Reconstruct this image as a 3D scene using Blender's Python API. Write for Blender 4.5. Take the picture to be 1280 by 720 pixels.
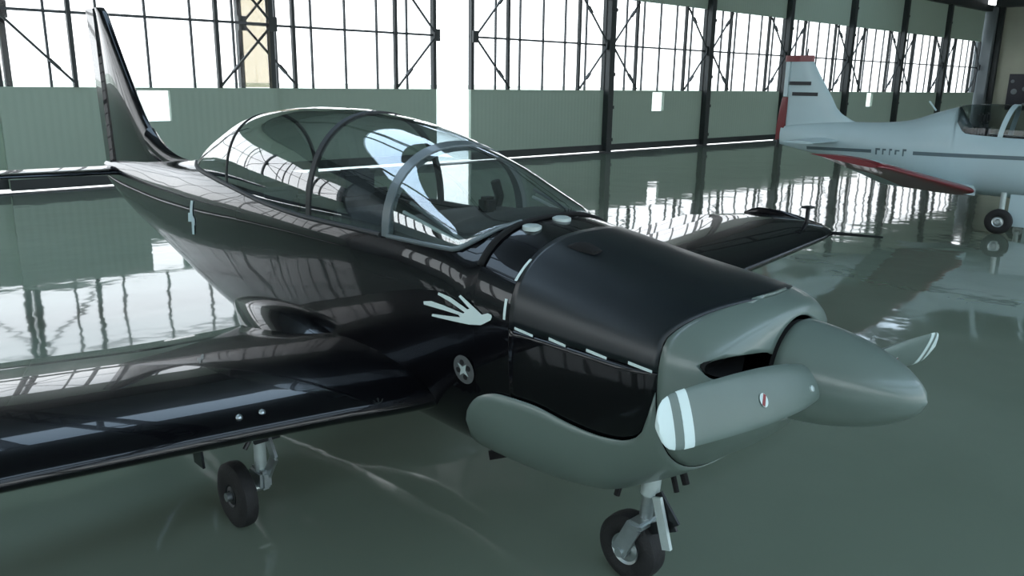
import bpy, bmesh, math, random
from mathutils import Vector, Matrix
from mathutils.geometry import tessellate_polygon
random.seed(7)
PI = math.pi
for o in list(bpy.data.objects): bpy.data.objects.remove(o, do_unlink=True)
COL = bpy.context.scene.collection

# ------------------------------------------------------------------ camera
F_PX, PITCH, ROLL, CAM_H = 1020.97, 14.211, 0.8795, 2.1498
cam_d = bpy.data.cameras.new('camera'); cam = bpy.data.objects.new('camera', cam_d); COL.objects.link(cam)
cam_d.sensor_width = 36.0; cam_d.lens = F_PX/1280*36.0; cam_d.clip_end = 600
_p, _r = math.radians(PITCH), math.radians(ROLL)
fw = Vector((0, math.cos(_p), -math.sin(_p))); rt = Vector((1, 0, 0)); up = rt.cross(fw)
R_ = rt*math.cos(_r) + up*math.sin(_r); U_ = up*math.cos(_r) - rt*math.sin(_r)
cam.matrix_world = Matrix(((R_.x, U_.x, -fw.x, 0), (R_.y, U_.y, -fw.y, 0), (R_.z, U_.z, -fw.z, CAM_H), (0, 0, 0, 1)))
bpy.context.scene.camera = cam

# ------------------------------------------------------------------ sky, light, exposure
SKY = 2.8
world = bpy.data.worlds.new('sky'); bpy.context.scene.world = world; world.use_nodes = True
wn = world.node_tree; wn.nodes.clear()
w_out = wn.nodes.new('ShaderNodeOutputWorld'); w_bg = wn.nodes.new('ShaderNodeBackground')
w_tc = wn.nodes.new('ShaderNodeTexCoord'); w_sep = wn.nodes.new('ShaderNodeSeparateXYZ'); w_cr = wn.nodes.new('ShaderNodeValToRGB')
wn.links.new(w_tc.outputs['Generated'], w_sep.inputs[0]); wn.links.new(w_sep.outputs['Z'], w_cr.inputs[0])
w_cr.color_ramp.elements[0].color = (0.93, 0.97, 1.0, 1); w_cr.color_ramp.elements[1].color = (0.60, 0.80, 1.0, 1)
w_cr.color_ramp.elements[0].position = 0.1
wn.links.new(w_cr.outputs[0], w_bg.inputs[0]); w_bg.inputs[1].default_value = SKY
wn.links.new(w_bg.outputs[0], w_out.inputs[0])
vs = bpy.context.scene.view_settings
vs.view_transform = 'Standard'; vs.look = 'None'; vs.gamma = 1.0; vs.use_curve_mapping = False
vs.exposure = 0.75

# ------------------------------------------------------------------ materials
def mat(name, col, rough=0.5, metal=0.0, coat=0.0, coat_rough=0.03, spec=0.5, noise=0.0, scale=8.0, bump=0.0, bscale=30.0):
    m = bpy.data.materials.new(name); m.use_nodes = True; nt = m.node_tree; b = nt.nodes['Principled BSDF']
    b.inputs['Base Color'].default_value = (*col, 1); b.inputs['Roughness'].default_value = rough
    b.inputs['Coat IOR'].default_value = 1.38
    b.inputs['Metallic'].default_value = metal; b.inputs['Coat Weight'].default_value = coat
    b.inputs['Coat Roughness'].default_value = coat_rough; b.inputs['Specular IOR Level'].default_value = spec
    tc = nt.nodes.new('ShaderNodeTexCoord')
    n = nt.nodes.new('ShaderNodeTexNoise'); n.inputs['Scale'].default_value = scale; n.inputs['Detail'].default_value = 5
    nt.links.new(tc.outputs['Object'], n.inputs['Vector'])
    mx = nt.nodes.new('ShaderNodeMix'); mx.data_type = 'RGBA'
    k = max(noise, 0.04)
    mx.inputs['A'].default_value = (*[c*(1-k) for c in col], 1); mx.inputs['B'].default_value = (*[min(1, c*(1+k)) for c in col], 1)
    nt.links.new(n.outputs['Fac'], mx.inputs['Factor']); nt.links.new(mx.outputs['Result'], b.inputs['Base Color'])
    if bump:
        n2 = nt.nodes.new('ShaderNodeTexNoise'); n2.inputs['Scale'].default_value = bscale; n2.inputs['Detail'].default_value = 3
        bp = nt.nodes.new('ShaderNodeBump'); bp.inputs['Strength'].default_value = bump; bp.inputs['Distance'].default_value = 0.01
        nt.links.new(tc.outputs['Object'], n2.inputs['Vector']); nt.links.new(n2.outputs['Fac'], bp.inputs['Height'])
        nt.links.new(bp.outputs[0], b.inputs['Normal'])
    return m
def glass(name, tint, refl=1.0, base=0.04, haze=0.0):
    m = bpy.data.materials.new(name); m.use_nodes = True; nt = m.node_tree; nt.nodes.clear()
    out = nt.nodes.new('ShaderNodeOutputMaterial'); tr = nt.nodes.new('ShaderNodeBsdfTransparent'); gl = nt.nodes.new('ShaderNodeBsdfGlossy')
    tr.inputs[0].default_value = (*tint, 1); gl.inputs['Roughness'].default_value = 0.015
    lw = nt.nodes.new('ShaderNodeLayerWeight'); lw.inputs['Blend'].default_value = 0.5
    pw = nt.nodes.new('ShaderNodeMath'); pw.operation = 'POWER'; pw.inputs[1].default_value = 4.0; nt.links.new(lw.outputs['Facing'], pw.inputs[0])
    ma = nt.nodes.new('ShaderNodeMath'); ma.operation = 'MULTIPLY_ADD'; ma.use_clamp = True
    ma.inputs[1].default_value = refl; ma.inputs[2].default_value = base
    nt.links.new(pw.outputs[0], ma.inputs[0])
    mx = nt.nodes.new('ShaderNodeMixShader'); nt.links.new(ma.outputs[0], mx.inputs[0])
    nt.links.new(tr.outputs[0], mx.inputs[1]); nt.links.new(gl.outputs[0], mx.inputs[2])
    last = mx
    if haze:
        df = nt.nodes.new('ShaderNodeBsdfTranslucent'); df.inputs[0].default_value = (0.85, 0.88, 0.88, 1)
        m2 = nt.nodes.new('ShaderNodeMixShader'); m2.inputs[0].default_value = haze
        nt.links.new(mx.outputs[0], m2.inputs[1]); nt.links.new(df.outputs[0], m2.inputs[2]); last = m2
    nt.links.new(last.outputs[0], out.inputs[0])
    return m

M = {}
M['black'] = mat('gloss_black_paint', (0.0025, 0.0025, 0.0035), 0.25, coat=0.78, coat_rough=0.02, spec=0.1, noise=0.1, bump=0.11, bscale=2.6)
M['cowl_black'] = mat('satin_black_paint', (0.006, 0.009, 0.011), 0.36, coat=0.15, coat_rough=0.2, spec=0.4, noise=0.2, scale=5)
M['grey'] = mat('grey_paint', (0.125, 0.165, 0.145), 0.36, coat=0.5, coat_rough=0.1, noise=0.08, scale=3)
M['blade'] = mat('blade_grey_paint', (0.125, 0.165, 0.145), 0.42, noise=0.06, scale=6)
M['white_mark'] = mat('white_marking', (0.62, 0.72, 0.69), 0.45, noise=0.06)
M['dim_mark'] = mat('worn_grey_marking', (0.075, 0.08, 0.08), 0.5, noise=0.3, scale=60)
M['red_mark'] = mat('red_marking', (0.22, 0.012, 0.015), 0.4)
M['plane_white'] = mat('white_aircraft_paint', (0.46, 0.58, 0.60), 0.35, coat=0.3, coat_rough=0.1, noise=0.06, scale=2)
M['plane_red'] = mat('red_aircraft_paint', (0.16, 0.005, 0.010), 0.35, coat=0.3, noise=0.1)
M['plane_stripe'] = mat('blue_grey_stripe', (0.10, 0.145, 0.16), 0.4, noise=0.1)
M['rubber'] = mat('black_rubber', (0.008, 0.008, 0.008), 0.72, noise=0.2, scale=30, bump=0.3, bscale=120)
M['metal'] = mat('brushed_aluminium', (0.42, 0.46, 0.46), 0.34, metal=0.85, noise=0.15, scale=40)
M['light_metal'] = mat('pale_grey_metal', (0.45, 0.52, 0.50), 0.4, metal=0.2, noise=0.1, scale=30)
M['dark_metal'] = mat('dark_steel', (0.02, 0.022, 0.024), 0.4, metal=0.5, noise=0.2)
M['cockpit'] = mat('cockpit_black', (0.012, 0.014, 0.015), 0.55, noise=0.2, scale=20)
M['coaming'] = mat('matt_black_coaming', (0.012, 0.014, 0.015), 0.6, noise=0.3, scale=12)
M['seat'] = mat('seat_fabric', (0.05, 0.055, 0.06), 0.85, noise=0.3, scale=40, bump=0.3, bscale=150)
M['frame'] = mat('canopy_frame_grey', (0.10, 0.125, 0.13), 0.35, coat=0.4)
M['hollow'] = mat('dark_hollow', (0.002, 0.002, 0.002), 0.9)
M['canopy'] = glass('canopy_glass', (0.84, 0.90, 0.90), 1.0, 0.24)
M['pane'] = glass('window_glass', (0.80, 0.80, 0.80), 0.5, 0.01)
M['seam'] = glass('double_pane', (0.74, 0.70, 0.61), 0.3, 0.0, 0.04)
M['clear_pane'] = glass('clear_window_glass', (0.95, 0.97, 0.97), 0.7, 0.02)
M['tinted'] = glass('tinted_glass', (0.6, 0.64, 0.64), 0.5, 0.03)
M['skylight'] = glass('skylight_polycarbonate', (0.86, 0.92, 0.97), 0.3, 0.0, 0.10)
M['steel'] = mat('dark_door_steel', (0.014, 0.019, 0.019), 0.5, noise=0.25, scale=6)
M['mullion'] = mat('grey_steel_mullion', (0.06, 0.066, 0.07), 0.55, noise=0.2, scale=6)
M['beige'] = mat('beige_wall_paint', (0.33, 0.335, 0.26), 0.7, noise=0.12, scale=1.5)
M['column'] = mat('grey_column_paint', (0.13, 0.15, 0.155), 0.6, noise=0.15, scale=2)
M['dark_wall'] = mat('dark_wall_paint', (0.035, 0.04, 0.038), 0.8, noise=0.2, scale=2)
M['roof'] = mat('roof_sheet', (0.25, 0.28, 0.28), 0.7, noise=0.2, scale=1.0)
M['side_wall'] = mat('sage_wall_paint', (0.42, 0.5, 0.46), 0.6, noise=0.1, scale=0.6)
M['poster'] = mat('dark_banner', (0.006, 0.007, 0.014), 0.5, noise=0.3, scale=3)
M['outside'] = mat('pale_concrete_apron', (0.76, 0.76, 0.73), 0.9, noise=0.1, scale=0.3)
M['grass'] = mat('dry_grass', (0.60, 0.61, 0.48), 0.95, noise=0.2, scale=0.5)

def panel_mat():
    m = mat('sage_door_paint', (0.295, 0.37, 0.295), 0.5, noise=0.06, scale=0.8)
    nt = m.node_tree; b = nt.nodes['Principled BSDF']
    tc = nt.nodes.new('ShaderNodeTexCoord'); wv = nt.nodes.new('ShaderNodeTexWave'); wv.bands_direction = 'X'
    wv.inputs['Scale'].default_value = 2.2; wv.inputs['Distortion'].default_value = 0.2
    bp = nt.nodes.new('ShaderNodeBump'); bp.inputs['Strength'].default_value = 0.13; bp.inputs['Distance'].default_value = 0.02
    nt.links.new(tc.outputs['Object'], wv.inputs['Vector']); nt.links.new(wv.outputs['Fac'], bp.inputs['Height']); nt.links.new(bp.outputs[0], b.inputs['Normal'])
    return m
M['panel'] = panel_mat()

def floor_mat():
    m = bpy.data.materials.new('polished_green_epoxy'); m.use_nodes = True; nt = m.node_tree; b = nt.nodes['Principled BSDF']
    tc = nt.nodes.new('ShaderNodeTexCoord')
    n = nt.nodes.new('ShaderNodeTexNoise'); n.inputs['Scale'].default_value = 0.45; n.inputs['Detail'].default_value = 6
    cr = nt.nodes.new('ShaderNodeValToRGB'); nt.links.new(tc.outputs['Object'], n.inputs['Vector']); nt.links.new(n.outputs['Fac'], cr.inputs[0])
    cr.color_ramp.elements[0].position = 0.35; cr.color_ramp.elements[0].color = (0.138, 0.170, 0.128, 1)
    cr.color_ramp.elements[1].position = 0.68; cr.color_ramp.elements[1].color = (0.172, 0.208, 0.160, 1)
    nt.links.new(cr.outputs[0], b.inputs['Base Color'])
    b.inputs['Roughness'].default_value = 0.05; b.inputs['IOR'].default_value = 1.5; b.inputs['Specular IOR Level'].default_value = 0.5
    n2 = nt.nodes.new('ShaderNodeTexNoise'); n2.inputs['Scale'].default_value = 2.4; n2.inputs['Detail'].default_value = 2
    n3 = nt.nodes.new('ShaderNodeTexNoise'); n3.inputs['Scale'].default_value = 0.7; n3.inputs['Detail'].default_value = 1
    nt.links.new(tc.outputs['Object'], n2.inputs['Vector']); nt.links.new(tc.outputs['Object'], n3.inputs['Vector'])
    ad = nt.nodes.new('ShaderNodeMath'); ad.operation = 'MULTIPLY_ADD'; ad.inputs[1].default_value = 2.5
    nt.links.new(n3.outputs['Fac'], ad.inputs[0]); nt.links.new(n2.outputs['Fac'], ad.inputs[2])
    bp = nt.nodes.new('ShaderNodeBump'); bp.inputs['Strength'].default_value = 0.42; bp.inputs['Distance'].default_value = 0.007
    nt.links.new(ad.outputs[0], bp.inputs['Height']); nt.links.new(bp.outputs[0], b.inputs['Normal'])
    return m
M['floor'] = floor_mat()

# ------------------------------------------------------------------ helpers
def obj(name, bm, m, parent=None, smooth=False, recalc=True):
    me = bpy.data.meshes.new(name)
    if recalc: bmesh.ops.recalc_face_normals(bm, faces=bm.faces)
    if smooth:
        for f in bm.faces: f.smooth = True
    bm.to_mesh(me); bm.free()
    for x in (m if isinstance(m, (list, tuple)) else [m]): me.materials.append(x)
    if smooth: me.set_sharp_from_angle(angle=math.radians(38))
    o = bpy.data.objects.new(name, me); COL.objects.link(o)
    if parent: o.parent = parent
    return o
def thing(name, label, cat, loc=(0, 0, 0), rz=0.0, group=None):
    o = bpy.data.objects.new(name, None); COL.objects.link(o); o.empty_display_size = 0.3
    o.location = loc; o.rotation_euler = (0, 0, rz)
    o['label'] = label; o['category'] = cat
    if group: o['group'] = group
    return o
def struct(o): o['kind'] = 'structure'; return o
def box(bm, x0, x1, y0, y1, z0, z1):
    v = [bm.verts.new(p) for p in ((x0,y0,z0),(x1,y0,z0),(x1,y1,z0),(x0,y1,z0),(x0,y0,z1),(x1,y0,z1),(x1,y1,z1),(x0,y1,z1))]
    for f in ((0,3,2,1),(4,5,6,7),(0,1,5,4),(1,2,6,5),(2,3,7,6),(3,0,4,7)): bm.faces.new([v[i] for i in f])
def bar(bm, a, b, w, d=None, upv=(0, 0, 1)):
    a, b = Vector(a), Vector(b); t = (b-a).normalized(); u = Vector(upv)
    if abs(t.dot(u)) > 0.95: u = Vector((0, 1, 0))
    s = t.cross(u).normalized(); u = s.cross(t).normalized(); d = d or w; v = []
    for p in (a, b):
        for i, j in ((-1,-1),(1,-1),(1,1),(-1,1)): v.append(bm.verts.new(p + s*i*w/2 + u*j*d/2))
    for f in ((0,1,2,3),(7,6,5,4),(0,4,5,1),(1,5,6,2),(2,6,7,3),(3,7,4,0)): bm.faces.new([v[i] for i in f])
def ring(bm, c, t, r, n=12, u=None, r2=None):
    t = Vector(t).normalized(); u = Vector(u) if u else (Vector((0,0,1)) if abs(t.z) < 0.9 else Vector((1,0,0)))
    s = t.cross(u).normalized(); u = s.cross(t).normalized(); r2 = r2 or r
    return [bm.verts.new(Vector(c) + s*math.cos(2*PI*i/n)*r + u*math.sin(2*PI*i/n)*r2) for i in range(n)]
def bridge(bm, a, b, closed=True):
    n = len(a)
    for i in range(n if closed else n-1):
        j = (i+1) % n
        try: bm.faces.new((a[i], a[j], b[j], b[i]))
        except ValueError: pass
def tube(bm, pts, r, n=10, cap=True):
    pts = [Vector(p) for p in pts]; rs = r if isinstance(r, (list, tuple)) else [r]*len(pts); prev = None; first = None
    for i, p in enumerate(pts):
        t = (pts[min(i+1, len(pts)-1)] - pts[max(i-1, 0)])
        rg = ring(bm, p, t, rs[i], n)
        if prev: bridge(bm, prev, rg)
        else: first = rg
        prev = rg
    if cap: bm.faces.new(first); bm.faces.new(prev)
def lathe(bm, prof, axis='y', c=(0, 0, 0), n=32, closed=False):
    """prof: list of (along, radius)"""
    c = Vector(c); rings = []
    for a, r in prof:
        rg = []
        for i in range(n):
            th = 2*PI*i/n; k, l = r*math.cos(th), r*math.sin(th)
            p = {'y': Vector((k, a, l)), 'x': Vector((a, k, l)), 'z': Vector((k, l, a))}[axis]
            rg.append(bm.verts.new(c+p))
        rings.append(rg)
    for i in range(len(rings)-1): bridge(bm, rings[i], rings[i+1])
    if closed: bridge(bm, rings[-1], rings[0])
    else: bm.faces.new(rings[0]); bm.faces.new(rings[-1])
def interp(tab, x, k):
    """tab sorted descending in x; smooth (Catmull) interpolation of column k"""
    n = len(tab)
    if x >= tab[0][0]: return tab[0][k]
    if x <= tab[-1][0]: return tab[-1][k]
    for i in range(n-1):
        if tab[i][0] >= x >= tab[i+1][0]: break
    x0, x1 = tab[i][0], tab[i+1][0]; y0, y1 = tab[i][k], tab[i+1][k]; h = x1-x0; t = (x-x0)/h
    def slope(j):
        if j <= 0 or j >= n-1:
            a = max(0, min(j, n-2)); return (tab[a+1][k]-tab[a][k])/(tab[a+1][0]-tab[a][0])
        a = (tab[j][k]-tab[j-1][k])/(tab[j][0]-tab[j-1][0]); b = (tab[j+1][k]-tab[j][k])/(tab[j+1][0]-tab[j][0])
        return 0 if a*b <= 0 else 2*a*b/(a+b)
    m0, m1 = slope(i)*h, slope(i+1)*h
    return (2*t**3-3*t*t+1)*y0 + (t**3-2*t*t+t)*m0 + (-2*t**3+3*t*t)*y1 + (t**3-t*t)*m1

class Body:
    """fuselage sections: rows (x, ztop, zbot, halfwidth, zwide, n_top, n_bottom)"""
    def __init__(s, tab): s.t = tab
    def sec(s, x): return [interp(s.t, x, k) for k in range(1, 7)]
    def pt(s, x, th, e=0.0):
        zt, zb, w, zc, nt, nb = s.sec(x); c, sn = math.cos(th), math.sin(th)
        h, n = (zt-zc, nt) if sn >= 0 else (zc-zb, nb)
        return ((w+e)*abs(c)**(2/n), zc + (h+e)*math.copysign(abs(sn)**(2/n), sn))
    def th(s, x, z):
        zt, zb, w, zc, nt, nb = s.sec(x)
        h, n = (zt-zc, nt) if z >= zc else (zc-zb, nb)
        q = min(1.0, abs(z-zc)/max(h, 1e-6)); a = math.asin(q**(n/2)); return a if z >= zc else -a
    def ysurf(s, x, z, e=0.0):
        q = s.pt(x, s.th(x, z), e); return q[0]
    def strip(s, bm, xs, lo, hi, n, mode, e=0.0):
        """mode 'ring' full; 'lower' side-bottom-side up to hi; 'upper' side-top-side down to lo; 'side-'/'side+' one flank"""
        rows = []
        for x in xs:
            l = lo(x) if callable(lo) else lo; h = hi(x) if callable(hi) else hi
            tl = -PI/2 if l is None else s.th(x, l); t2 = PI/2 if h is None else s.th(x, h)
            row = []
            if mode == 'ring':
                for i in range(2*n):
                    a = -PI/2 + PI*i/n
                    if a <= PI/2: y, z = s.pt(x, a, e); y = -y
                    else: y, z = s.pt(x, PI-a, e)
                    row.append(bm.verts.new((x, y, z)))
            elif mode == 'lower':
                for i in range(n+1): y, z = s.pt(x, t2+(-PI/2-t2)*i/n, e); row.append(bm.verts.new((x, -y, z)))
                for i in range(1, n+1): y, z = s.pt(x, -PI/2+(t2+PI/2)*i/n, e); row.append(bm.verts.new((x, y, z)))
            elif mode == 'upper':
                for i in range(n+1): y, z = s.pt(x, tl+(PI/2-tl)*i/n, e); row.append(bm.verts.new((x, -y, z)))
                for i in range(1, n+1): y, z = s.pt(x, PI/2+(tl-PI/2)*i/n, e); row.append(bm.verts.new((x, y, z)))
            else:
                sg = -1 if mode == 'side-' else 1
                for i in range(n+1): y, z = s.pt(x, tl+(t2-tl)*i/n, e); row.append(bm.verts.new((x, sg*y, z)))
            rows.append(row)
        for a, b in zip(rows, rows[1:]): bridge(bm, a, b, mode == 'ring')
        bmesh.ops.remove_doubles(bm, verts=bm.verts, dist=1e-5)
        return rows
def rng(a, b, n): return [a+(b-a)*i/n for i in range(n+1)]
def solidify(o, t):
    md = o.modifiers.new('thickness', 'SOLIDIFY'); md.thickness = t; md.offset = -1; return o

def foil(c0, c1, n, th):
    """closed outline of NACA style section between chord fractions c0..c1: (x,z) fractions"""
    def yt(x): return 5*th*(0.2969*math.sqrt(max(x, 0))-0.126*x-0.3516*x*x+0.2843*x**3-0.1036*x**4) + 0.0008
    def cam_(x): return 0.06*x*(1-x)
    f = [c0+(c1-c0)*(0.5-0.5*math.cos(PI*i/n)) if c0 == 0 else c0+(c1-c0)*i/n for i in range(n+1)]
    up_ = [(x, cam_(x)+yt(x)) for x in f]; lo = [(x, cam_(x)-yt(x)*0.85) for x in f]
    return up_ + lo[::-1]
def wing_part(bm, secs, c0, c1, side, n=14, defl=0.0):
    """secs: (y, xLE, chord, z, thick, twist_deg)"""
    prev = None; first = None
    for y, xl, ch, z, th, tw in secs:
        rg = []; a = math.radians(tw)
        for u, w in foil(c0, c1, n, th):
            dx, dz = u*ch, w*ch
            if defl:
                hx = c0*ch; d = dx-hx; dx, dz = hx+d*math.cos(defl), dz+d*math.sin(defl)
            rg.append(bm.verts.new((xl-(dx*math.cos(a)+dz*math.sin(a)*0), side*y, z+dz-dx*math.sin(a))))
        if prev: bridge(bm, prev, rg)
        else: first = rg
        prev = rg
    bm.faces.new(first); bm.faces.new(prev)
def sub_secs(secs, y0, y1, m=6):
    t = [(-s[0],)+tuple(s[1:]) for s in secs]
    out = []
    for i in range(m+1):
        y = y0+(y1-y0)*i/m; out.append((y,)+tuple(lin(secs, y, k) for k in range(1, 6)))
    return out
def lin(t, y, k):
    if y <= t[0][0]: return t[0][k]
    for a, b in zip(t, t[1:]):
        if a[0] <= y <= b[0]: u = (y-a[0])/(b[0]-a[0]); return a[k]+(b[k]-a[k])*u
    return t[-1][k]

def decal(name, outline, body, parent, m, side=-1, e=0.005, cuts=3):
    bm = bmesh.new(); vs_ = [bm.verts.new((x, 0, z)) for x, z in outline]
    for tri in tessellate_polygon([[Vector((x, z, 0)) for x, z in outline]]): bm.faces.new([vs_[q] for q in tri])
    bmesh.ops.subdivide_edges(bm, edges=bm.edges, cuts=cuts, use_grid_fill=True)
    for v in bm.verts: v.co.y = side*(body.ysurf(v.co.x, v.co.z) + e)
    return solidify(obj(name, bm, m, parent), 0.002)
def tire(bm, c, R, w, ri, n=40):
    prof = [(-w*0.38, ri), (-w*0.5, ri+(R-ri)*0.35), (-w*0.48, ri+(R-ri)*0.7), (-w*0.33, R*0.975), (-w*0.12, R), (w*0.12, R), (w*0.33, R*0.975), (w*0.48, ri+(R-ri)*0.7), (w*0.5, ri+(R-ri)*0.35), (w*0.38, ri)]
    lathe(bm, prof, 'y', c, n, closed=True)
def wheel(parent, c, R, w, ri, rim='metal'):
    b = bmesh.new(); tire(b, c, R, w, ri); t = obj('tire', b, M['rubber'], parent, True)
    b = bmesh.new(); lathe(b, [(-w*0.30, ri*0.35), (-w*0.42, ri*0.5), (-w*0.36, ri*0.85), (-w*0.42, ri), (w*0.42, ri), (w*0.36, ri*0.85), (w*0.42, ri*0.5), (w*0.30, ri*0.35)], 'y', c, 32)
    obj('wheel_rim', b, M[rim], parent, True)
    return t

# ------------------------------------------------------------------ hall: the sliding door wall
WA = math.radians(42.783); WD = 23.755; W = 5.2748; J0 = 3.8373
ZS, ZM, ZT, ZTOP = 1.916, 3.275, 4.669, 6.282
tv = Vector((math.cos(WA), math.sin(WA), 0)); nv = Vector((-math.sin(WA), math.cos(WA), 0))
def wallpt(s, d=0.0, z=0.0): return Vector((0, WD, 0)) + tv*s + nv*d + Vector((0, 0, z))
def leaf(k, sl, sr, off, wicket, glaze=True):
    """one sliding door leaf from wall coordinate sl to sr (in units of W from joint 0)"""
    x0 = J0+sl*W; L = (sr-sl)*W
    root = bpy.data.objects.new('door_%d' % k, None); COL.objects.link(root); root.location = wallpt(x0, off); root.rotation_euler = (0, 0, WA)
    struct(root)
    T = 0.05
    b = bmesh.new()
    if wicket:
        wx, ww, wz0, wz1 = L*0.505, 0.32, 1.25, 1.86
        box(b, 0, wx-ww, -T, T, 0.05, ZS); box(b, wx+ww, L, -T, T, 0.05, ZS)
        box(b, wx-ww, wx+ww, -T, T, 0.05, wz0); box(b, wx-ww, wx+ww, -T, T, wz1, ZS)
        obj('lower_panel', b, M['panel'], root)
        b = bmesh.new(); box(b, wx-ww, wx+ww, -0.012, 0.012, wz0, wz1); obj('inspection_pane', b, M['pane'], root)
    else:
        box(b, 0, L, -T, T, 0.05, ZS); obj('lower_panel', b, M['panel'], root)
    b = bmesh.new(); box(b, 0, L, -T, T, ZT, ZTOP); obj('upper_panel', b, M['panel'], root)
    b = bmesh.new(); box(b, 0, L, -0.11, -T, 0.04, 0.24); obj('bottom_rail', b, M['steel'], root)
    for x in (0.05, L-0.05):
        b = bmesh.new(); box(b, x-0.05, x+0.05, -0.07, 0.07, ZS, ZT); obj('edge_post', b, M['steel'], root)
    b = bmesh.new(); box(b, 0, L, -0.03, 0.03, ZM-0.025, ZM+0.025); obj('transom', b, M['mullion'], root)
    xs = [L*i/6 for i in range(7)]
    for i in range(1, 6):
        b = bmesh.new(); box(b, xs[i]-0.02, xs[i]+0.02, -0.03, 0.03, ZS, ZT); obj('mullion', b, M['mullion'], root)
    for i in range(6):
        for z0, z1 in ((ZS, ZM), (ZM, ZT)):
            b = bmesh.new(); box(b, xs[i]+0.02, xs[i+1]-0.02, -0.006, 0.006, z0+0.01, z1-0.01)
            obj('pane', b, M['pane'], root)
    a = 1.30
    for x in (a, L-a):
        b = bmesh.new(); box(b, x-0.038, x+0.038, -0.13, -0.03, ZS, ZT); obj('frame_post', b, M['steel'], root)
    for ex, fx in ((0.06, a), (L-0.06, L-a)):
        for zz in (ZS+0.05, ZT-0.05):
            b = bmesh.new(); bar(b, (fx, -0.16, zz), (ex, -0.16, ZM), 0.048, 0.04); 
            obj('brace', b, M['steel'], root)
            m_ = Vector((fx, -0.17, zz)).lerp(Vector((ex, -0.17, ZM)), 0.28)
            b = bmesh.new(); bar(b, m_-Vector((ex-fx, 0, ZM-zz)).normalized()*0.12, m_+Vector((ex-fx, 0, ZM-zz)).normalized()*0.12, 0.10, 0.05); obj('brace_joint', b, M['steel'], root)
        b = bmesh.new(); box(b, ex-0.09, ex+0.09, -0.19, -0.13, ZM-0.15, ZM+0.15); obj('gusset', b, M['steel'], root)
    return root
leaf(1, -5.20, -4.17, 0.0, False)
leaf(2, -4.20, -3.08, 0.3, False)
leaf(3, -3.14, -2.113, 0.0, True)
leaf(4, -2.242, -1.219, 0.3, False)
leaf(5, -1.043, -0.008, 0.0, False)
for i, wk in enumerate((True, False, False, True, False, False)):
    leaf(6+i, i+0.008, i+0.992, 0.0, wk)
# beige translucent sheet added to tint the doubled glazing where two leaves overlap
b = bmesh.new(); box(b, -2.236*W, -2.125*W, -0.01, 0.01, ZS+0.02, ZTOP-0.1)
o = obj('trim_1', b, M['seam']); o.location = wallpt(J0, 0.16); o.rotation_euler = (0, 0, WA); struct(o)
# guide posts in front of the joints on the right
for i in range(6):
    b = bmesh.new(); box(b, -0.12, 0.12, -0.20, 0.10, 0.0, ZTOP)
    for z in (0.4, 1.4, 2.4, 4.3, 5.4): box(b, -0.15, 0.15, -0.22, -0.20, z-0.05, z+0.05)
    o = obj('trim_%d' % (2+i), b, M['steel']); o.location = wallpt(J0+i*W, -0.06); o.rotation_euler = (0, 0, WA); struct(o)
# head beam, wall above
S0, S1 = -5.6*W+J0, 6.06*W+J0
def wallbox(name, s0, s1, d0, d1, z0, z1, m):
    b = bmesh.new(); box(b, s0, s1, d0, d1, z0, z1); o = obj(name, b, m); o.location = (0, WD, 0); o.rotation_euler = (0, 0, WA); return struct(o)
wallbox('trim_8', S0, S1, -0.35, 0.45, ZTOP, ZTOP+0.32, M['steel'])
wallbox('wall_back', S0, S1, 0.0, 0.4, ZTOP+0.32, 8.6, M['dark_wall'])
wallbox('trim_9', S0, S0+2.1, -0.2, 0.4, 0, ZTOP, M['column'])
wallbox('trim_10', S0, S1, -0.45, -0.12, 0.0, 0.012, M['mullion'])     # floor track
# right wall: grey column, dark steel strip, beige wall
wallbox('trim_11', S1-0.2, S1+0.75, -0.55, 0.3, 0, 6.6, M['column'])
wallbox('wall_right', S1+0.35, S1+0.75, -40.0, -0.55, 0, 8.6, M['beige'])
wallbox('trim_12', S1+0.10, S1+0.35, -0.85, -0.60, 0, 7.0, M['steel'])
wallbox('trim_13', S1-0.6, S1+0.35, -40.0, -0.6, 6.5, 7.2, M['dark_wall'])
wallbox('wall_front', S0, S1+0.75, -40.4, -40.0, 0, 1.2, M['side_wall'])
wallbox('trim_14', S0, S1+0.75, -40.4, -40.0, 7.2, 8.6, M['side_wall'])
wallbox('wall_left', S0-0.4, S0, -40.4, 0.4, 0, 1.9, M['side_wall'])
wallbox('trim_15', S0-0.4, S0, -40.4, 0.4, 5.0, 8.6, M['side_wall'])
# window bands of the front and left wall (behind the photographer); front band enlarged to brighten the hall
n_ = 17; LW = S1+0.75-S0
for nm, fr in (('window_1', 'front'), ('window_2', 'left')):
    root = bpy.data.objects.new(nm, None); COL.objects.link(root); struct(root); root.location = (0, WD, 0); root.rotation_euler = (0, 0, WA)
    if fr == 'front': length, k0 = LW, 14
    else: length, k0 = 40.0, 9
    for i in range(k0+1):
        p = length*i/k0; b = bmesh.new()
        if fr == 'front': box(b, S0+p-0.12, S0+p+0.12, -40.35, -39.95, 1.2, 7.2)
        else: box(b, S0-0.35, S0+0.05, -p-0.12, -p+0.12, 1.9, 5.0)
        obj('window_post', b, M['steel'], root)
        if i < k0:
            q = length/k0
            b = bmesh.new()
            if fr == 'front': box(b, S0+p+0.1, S0+p+q-0.1, -40.2, -40.18, 1.2, 7.2)
            else: box(b, S0-0.2, S0-0.18, -p-q+0.1, -p-0.1, 1.9, 5.0)
            obj('pane', b, M['clear_pane'], root)
            for j in range(1, 5):
                b = bmesh.new(); r_ = p+q*j/5
                if fr == 'front': box(b, S0+r_-0.03, S0+r_+0.03, -40.25, -40.12, 1.2, 7.2)
                else: box(b, S0-0.25, S0-0.12, -r_-0.03, -r_+0.03, 1.9, 5.0)
                obj('mullion', b, M['mullion'], root)
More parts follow.
